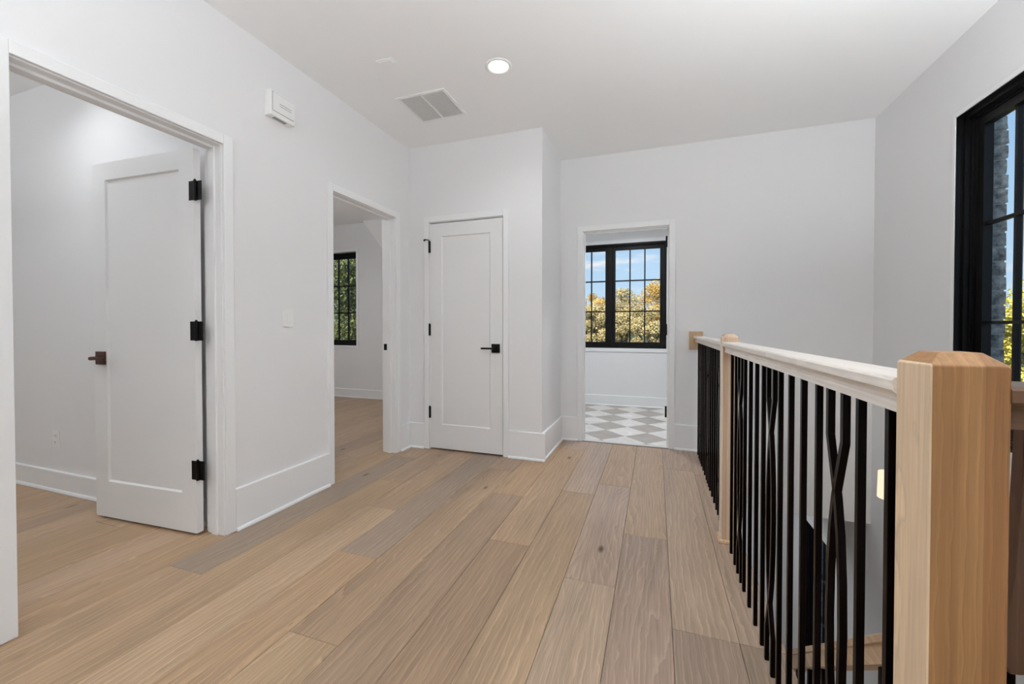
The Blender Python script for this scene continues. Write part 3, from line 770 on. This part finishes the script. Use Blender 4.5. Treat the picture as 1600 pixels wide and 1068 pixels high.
# ------------------------------------------------------------------ small fixtures
def recessed(x, y, z, power, label, spread=150, r=0.062, group=None):
    root = empty('recessed_light', (x, y, z)); tag(root, label, 'light', group)
    bm = NB(); lathe(bm, [(r, -0.001), (r + 0.004, -0.006), (r + 0.016, -0.0075), (r + 0.022, -0.004), (r + 0.023, 0.0)], (x, y, z), 40); obj('trim_ring', bm, M['plastic'], root, smooth=True)
    bm = NB(); lathe(bm, [(0.0005, -0.0035), (r * 0.6, -0.0035), (r, -0.001)], (x, y, z), 40); obj('lens', bm, M['lens'], root, smooth=True)
    l = lamp_disk('bulb', (x, y, z - 0.012), r, power, spread=spread, parent=root)
    return root
recessed(-0.939, 2.437, H, P_HALL, 'round recessed ceiling light glowing above the landing')
recessed(-0.939, 0.25, H, P_HALL2, 'added recessed fill light behind the camera', group=None)  # unseen light, added for even fill
recessed(-3.25, 1.10, H, P_ROOM * 0.30, 'recessed ceiling light close to the open bedroom door', spread=140)
recessed(-4.0, 3.6, H, P_BED, 'recessed ceiling light in the second bedroom')
recessed(-0.3, 4.75, H, P_BATH, 'recessed ceiling light in the bathroom')
recessed(0.6, 5.2, ZS, P_LOW, 'added recessed fill light on the floor below')  # unseen light, added to brighten the lower floor

# unseen bowl lamps added as fill, throwing light up to the ceiling
def bowl_fill(x, y, z, power, label):
    pd = empty('fill_lamp', (x, y, H)); tag(pd, label, 'lamp')
    bm = NB(); cyl(bm, (x, y, H - 0.02), (x, y, H - 0.0005), 0.06, seg=28); obj('fill_canopy', bm, M['brass'], pd)
    bm = NB(); cyl(bm, (x, y, z + 0.01), (x, y, H - 0.02), 0.004, seg=10); obj('fill_stem', bm, M['brass'], pd)
    bm = NB(); lathe(bm, [(0.205, 0.0), (0.185, -0.06), (0.13, -0.105), (0.06, -0.125), (0.002, -0.13), (0.002, -0.124), (0.06, -0.119), (0.127, -0.099), (0.18, -0.056), (0.2, 0.0), (0.205, 0.0)], (x, y, z), 40)
    obj('bowl', bm, M['bowl'], pd, smooth=True)  # bowl of the added fill lamp
    l = lamp_disk('bulb', (x, y, z - 0.02), 0.15, power, parent=pd); l.rotation_euler = (math.pi, 0, 0)  # added fill light, aimed up
    return pd
bowl_fill(1.22, 1.05, 1.30, P_STAIR, 'added bowl fill lamp hanging over the stairs')
bowl_fill(-0.70, -0.75, 1.65, P_BACK, 'added bowl fill lamp at the back of the landing')
bowl_fill(-3.75, -0.7, 1.75, P_ROOMUP, 'added bowl fill lamp in the nearest bedroom')
bowl_fill(-3.7, 2.45, 1.75, P_BEDUP, 'added bowl fill lamp in the second bedroom')

# return-air grille
gx0, gx1, gy0, gy1 = -1.765, -1.374, 2.528, 2.897
gr = empty('return_grille', ((gx0 + gx1) / 2, (gy0 + gy1) / 2, H)); tag(gr, 'white rectangular louvered air grille on the ceiling', 'vent')
bm = NB(); fwid = 0.022
for lo, hi in (((gx0, gy0), (gx1, gy0 + fwid)), ((gx0, gy1 - fwid), (gx1, gy1)), ((gx0, gy0 + fwid), (gx0 + fwid, gy1 - fwid)), ((gx1 - fwid, gy0 + fwid), (gx1, gy1 - fwid))):
    bx(bm, (lo[0], lo[1], H - 0.007), (hi[0], hi[1], H - 0.0005))
obj('frame', bm, M['plastic'], gr)
bm = NB(); bx(bm, ((gx0 + gx1) / 2 - 0.006, gy0 + fwid, H - 0.0068), ((gx0 + gx1) / 2 + 0.006, gy1 - fwid, H - 0.0005)); obj('divider', bm, M['plastic'], gr)
bm = NB(); bx(bm, (gx0 + fwid, gy0 + fwid, H - 0.0012), (gx1 - fwid, gy1 - fwid, H - 0.0004)); obj('backing', bm, plain('grille_dark', (0.72, 0.71, 0.70), 0.8), gr)
bm = NB(); y = gy0 + fwid + 0.004
while y < gy1 - fwid - 0.006:
    prism(bm, [(y + 0.0050, H - 0.0012), (y + 0.0064, H - 0.0012), (y + 0.0014, H - 0.0062), (y, H - 0.0062)], 0, gx0 + fwid, gx1 - fwid); y += 0.0105
lv = obj('louvers', bm, M['plastic'], gr); lv['kind'] = 'stuff'
# small plate
sp = empty('cover_plate', (-1.578, 2.17, H)); tag(sp, 'small white rectangular cover plate on the ceiling near the grille', 'cover plate')
bm = NB(); bx(bm, (-1.636, 2.138, H - 0.006), (-1.521, 2.202, H - 0.0005)); bev(bm, 0.002); obj('plate', bm, M['ceil'], sp)
bm = NB(); bx(bm, (-1.622, 2.15, H - 0.009), (-1.535, 2.19, H - 0.006)); bev(bm, 0.0012); obj('cap', bm, M['ceil'], sp)
# chime box on the left wall
ch = empty('door_chime', (XL, 1.90, 2.42)); tag(ch, 'white wall mounted chime box high between the doorways', 'chime')
cy0, cy1, cz0, cz1, cd = 1.800, 1.968, 2.332, 2.478, 0.052
bm = NB(); bx(bm, (XL, cy0, cz0), (XL + cd, cy1, cz1)); bev(bm, 0.004, 2); obj('body', bm, M['plastic'], ch)
bm = NB(); bx(bm, (XL + cd - 0.001, cy0 + 0.0095, cz0 + 0.0255), (XL + cd + 0.0006, cy1 - 0.0095, cz1 - 0.0095)); obj('seam', bm, M['grey'], ch)
bm = NB(); bx(bm, (XL + cd, cy0 + 0.012, cz0 + 0.028), (XL + cd + 0.004, cy1 - 0.012, cz1 - 0.012)); bev(bm, 0.0015); obj('cover', bm, M['plastic'], ch)
bm = NB()
for zz in (0.0, 0.012): bx(bm, (XL + cd + 0.0041, cy0 + 0.055, cz0 + 0.068 + zz), (XL + cd + 0.0052, cy1 - 0.03, cz0 + 0.0705 + zz))
obj('embossed_mark', bm, M['grey'], ch)
bm = NB(); bx(bm, (XL + 0.018, cy0 + 0.035, cz0 - 0.0012), (XL + cd - 0.012, cy0 + 0.120, cz0 + 0.001)); obj('sound_grille', bm, M['grey'], ch)
# light switch
sw = empty('light_switch', (XL, 1.953, 1.162)); tag(sw, 'white rocker light switch on the wall between the doorways', 'switch')
bm = NB(); bx(bm, (XL, 1.918, 1.104), (XL + 0.006, 1.988, 1.220)); bev(bm, 0.002); obj('plate', bm, M['plastic'], sw)
bm = NB(); prism(bm, [(XL + 0.006, 1.130), (XL + 0.012, 1.130), (XL + 0.0075, 1.196), (XL + 0.006, 1.196)][::1] if False else [(XL + 0.0055, 1.941), (XL + 0.0095, 1.941), (XL + 0.0095, 1.967), (XL + 0.0055, 1.967)], 2, 1.131, 1.195); bev(bm, 0.0012); obj('rocker', bm, M['plastic'], sw)
for z in (1.117, 1.208):
    bm = NB(); cyl(bm, (XL + 0.005, 1.953, z), (XL + 0.0075, 1.953, z), 0.0032, seg=12); obj('screw', bm, M['plastic'], sw)
# outlet in the nearest bedroom
ox = -3.822
ot = empty('wall_outlet', (ox, YR1, 0.35)); tag(ot, 'white duplex outlet on the bedroom wall beside the open door', 'outlet')
bm = NB(); bx(bm, (ox - 0.037, YR1 - 0.006, 0.292), (ox + 0.037, YR1, 0.408)); bev(bm, 0.002); obj('plate', bm, M['plastic'], ot)
for z in (0.328, 0.372):
    bm = NB(); bx(bm, (ox - 0.017, YR1 - 0.009, z - 0.014), (ox + 0.017, YR1 - 0.005, z + 0.014)); bev(bm, 0.003); rc = obj('receptacle', bm, M['plastic'], ot)
    for dx in (-0.007, 0.006):
        bm = NB(); bx(bm, (ox + dx - 0.0012, YR1 - 0.0096, z - 0.003), (ox + dx + 0.0012, YR1 - 0.0088, z + 0.007)); obj('slot', bm, M['slot'], rc)
    bm = NB(); cyl(bm, (ox, YR1 - 0.0096, z - 0.008), (ox, YR1 - 0.0088, z - 0.008), 0.0025, seg=10); obj('slot', bm, M['slot'], rc)
# sconce on the stairwell wall
SX, SY, SZ = 1.535, 3.51, 0.0
sc_ = empty('wall_sconce', (XR, SY, SZ)); tag(sc_, 'brass wall sconce with lit cream shade on the stairwell wall', 'lamp')
bm = NB(); cyl(bm, (XR - 0.016, SY, -0.14), (XR - 0.0005, SY, -0.14), 0.045, seg=24); obj('backplate', bm, M['brass'], sc_)
bm = NB(); cyl(bm, (XR - 0.016, SY, -0.14), (SX, SY, -0.14), 0.007, seg=12); cyl(bm, (SX, SY, -0.147), (SX, SY, -0.06), 0.007, seg=12); obj('arm', bm, M['brass'], sc_)
bm = NB(); lathe(bm, [(0.012, -0.105), (0.022, -0.095), (0.020, -0.088), (0.010, -0.08)], (SX, SY, 0), 20); obj('cup', bm, M['brass'], sc_, smooth=True)
bm = NB(); lathe(bm, [(0.078, -0.07), (0.074, 0.105), (0.072, 0.105), (0.076, -0.07), (0.078, -0.07)], (SX, SY, 0), 36); obj('shade', bm, M['shade'], sc_, smooth=True)
bm = NB(); bmesh.ops.create_uvsphere(bm, u_segments=14, v_segments=8, radius=0.02, matrix=Matrix.Translation((SX, SY, -0.035))); obj('bulb_glass', bm, M['globe'], sc_, smooth=True)
lamp_point('bulb', (SX, SY, 0.05), 0.02, P_SCONCE, col=(1, 0.8, 0.55), parent=sc_)

# ------------------------------------------------------------------ outdoors
bm = NB(); bx(bm, (-500, -60, ZLOW - 0.5), (500, 900, ZLOW - 0.12)); struct(obj('ground', bm, M['ground']), 'ground outside the house')
def tree(x, y, zc, rx, rz, n, leaf, m, label, seed, trunk=True, bare=0.0, group=None, clumps=26):
    rr = random.Random(seed)
    root = empty('tree', (x, y, ZLOW - 0.12)); tag(root, label, 'tree', group)
    cl = []
    for _ in range(clumps):
        while True:
            p = Vector((rr.uniform(-1, 1), rr.uniform(-1, 1), rr.uniform(-1, 1)))
            if p.length < 1: break
        cl.append((Vector((x + p.x * rx * 0.66, y + p.y * rx * 0.66, zc + p.z * rz * 0.78)), rr.uniform(0.2, 0.34) * min(rx, rz), rr.uniform(0.1, 0.9)))
    vs, fs, tn = [], [], []
    for i in range(n):
        c, r, t0 = cl[rr.randrange(len(cl))]
        d = Vector((rr.gauss(0, 1), rr.gauss(0, 1), rr.gauss(0, 1))).normalized()
        p = c + d * r * (rr.random() ** 0.4)
        s = leaf * rr.uniform(0.6, 1.3)
        nrm = (d * 0.8 + Vector((rr.gauss(0, 1), rr.gauss(0, 1), rr.gauss(0, 1)))).normalized()
        u = nrm.orthogonal().normalized(); w = nrm.cross(u)
        a = rr.uniform(0, 6.28); u, w = u * math.cos(a) + w * math.sin(a), w * math.cos(a) - u * math.sin(a)
        k = len(vs)
        vs += [p - u * s, p + w * s * 0.45 + nrm * s * 0.1, p + u * s, p - w * s * 0.45 + nrm * s * 0.1]
        fs.append((k, k + 1, k + 2, k + 3)); tn.append(min(1, max(0, t0 * 0.6 + 0.4 * rr.random())))
    me = bpy.data.meshes.new('foliage'); me.from_pydata(vs, [], fs); me.materials.append(m)
    at = me.attributes.new('tone', 'FLOAT', 'FACE'); at.data.foreach_set('value', tn)
    o = bpy.data.objects.new('foliage', me); COL.objects.link(o); o.parent = root; o.matrix_parent_inverse = root.matrix_basis.inverted(); o['kind'] = 'stuff'
    bm = NB(); zb = ZLOW - 0.12
    cyl(bm, (x, y, zb), (x + 0.1, y, zc - rz * 0.2), 0.16, 0.09, seg=9)
    for _ in range(9):
        c, r, _t = cl[rr.randrange(len(cl))]
        cyl(bm, (x + 0.08, y, zc - rz * rr.uniform(0.2, 0.9)), c, 0.06, 0.02, seg=6)
    obj('trunk', bm, M['bark'], root)
    return root
GOLD = leaf_mat('gold_leaves', (0.42, 0.27, 0.06), (0.78, 0.56, 0.18))
OLIVE = leaf_mat('olive_leaves', (0.26, 0.22, 0.09), (0.80, 0.68, 0.36))
GREEN = leaf_mat('green_leaves', (0.055, 0.08, 0.03), (0.20, 0.22, 0.08))
LIME = leaf_mat('lime_leaves', (0.30, 0.30, 0.04), (0.82, 0.72, 0.14))
for i, (x, y, zc, rx, rz, m, lab) in enumerate([
        (-3.1, 21.5, 0.95, 1.25, 2.2, OLIVE, 'round olive tree in the left sash of the bathroom window'),
        (-0.45, 21.5, 0.55, 1.25, 2.2, OLIVE, 'pale olive tree in the right sash of the bathroom window'),
        (-5.8, 21.5, 0.9, 1.25, 2.2, OLIVE, 'olive tree standing left of the bathroom window view'),
        (2.3, 21.5, 0.9, 1.25, 2.2, OLIVE, 'olive tree standing right of the bathroom window view'),
        (-1.75, 25.3, 1.5, 1.5, 2.3, OLIVE, 'taller olive tree behind the window mullion'),
        (0.05, 29.3, 2.1, 1.75, 2.5, GOLD, 'gold tree above the pale olive one in the right sash'),
        (1.6, 25.3, 1.6, 1.5, 2.4, GOLD, 'gold tree at the right edge of the bathroom window'),
        (-5.0, 25.3, 1.5, 1.5, 2.4, OLIVE, 'olive tree behind the left edge of the bathroom window'),
        (-3.8, 29.3, 1.7, 1.75, 2.6, GOLD, 'gold tree furthest behind the left sash')]):
    tree(x, y, zc, rx, rz, 14000, 0.06, m, lab, 100 + i)
tree(0.25, 34.0, 3.4, 1.2, 2.0, 260, 0.09, GOLD, 'nearly bare tree rising above the gold trees', 140, clumps=16)
for i, (x, y, zc, rx, rz, lab) in enumerate([
        (-9.75, 11.6, 0.7, 2.2, 4.4, 'dense green tree filling the bedroom window'),
        (-14.4, 12.2, 1.6, 2.2, 3.8, 'green tree left of the one filling the bedroom window'),
        (-5.2, 12.2, 1.0, 2.0, 3.2, 'green tree right of the one filling the bedroom window'),
        (-14.0, 17.2, 2.6, 2.7, 5.0, 'tall green tree behind the others at the bedroom window')]):
    tree(x, y, zc, rx, rz, 22000, 0.055, GREEN, lab, 200 + i)
for i, (x, y, zc, rx, rz, lab) in enumerate([
        (7.1, 10.9, 0.7, 1.7, 2.5, 'bright yellow green tree outside the stairwell window'),
        (11.2, 15.0, 1.2, 2.3, 3.0, 'yellow green tree further back outside the stairwell window'),
        (11.0, 10.0, 0.5, 1.8, 2.4, 'yellow green tree at the near side of the stairwell window')]):
    tree(x, y, zc, rx, rz, 14000, 0.055, LIME, lab, 300 + i)
pl = empty('power_line', (0, 18, 2.15)); tag(pl, 'thin power lines crossing in front of the trees', 'cable')
for z in (2.12, 2.02):
    bm = NB()
    xs = [-8 + 2 * k for k in range(9)]
    for a, b in zip(xs, xs[1:]): cyl(bm, (a, 18, z + 0.002 * (a + 1) ** 2 * 0.2), (b, 18, z + 0.002 * (b + 1) ** 2 * 0.2), 0.010, seg=6)
    obj('wire', bm, M['cable'], pl)
bm = NB(); cyl(bm, (8.0, 18, ZLOW - 0.12), (8.0, 18, 4.2), 0.13, 0.10, seg=12); obj('pole', bm, M['bark'], pl)
bm = NB(); cyl(bm, (-8.0, 18, ZLOW - 0.12), (-8.0, 18, 4.2), 0.13, 0.10, seg=12); obj('pole', bm, M['bark'], pl)
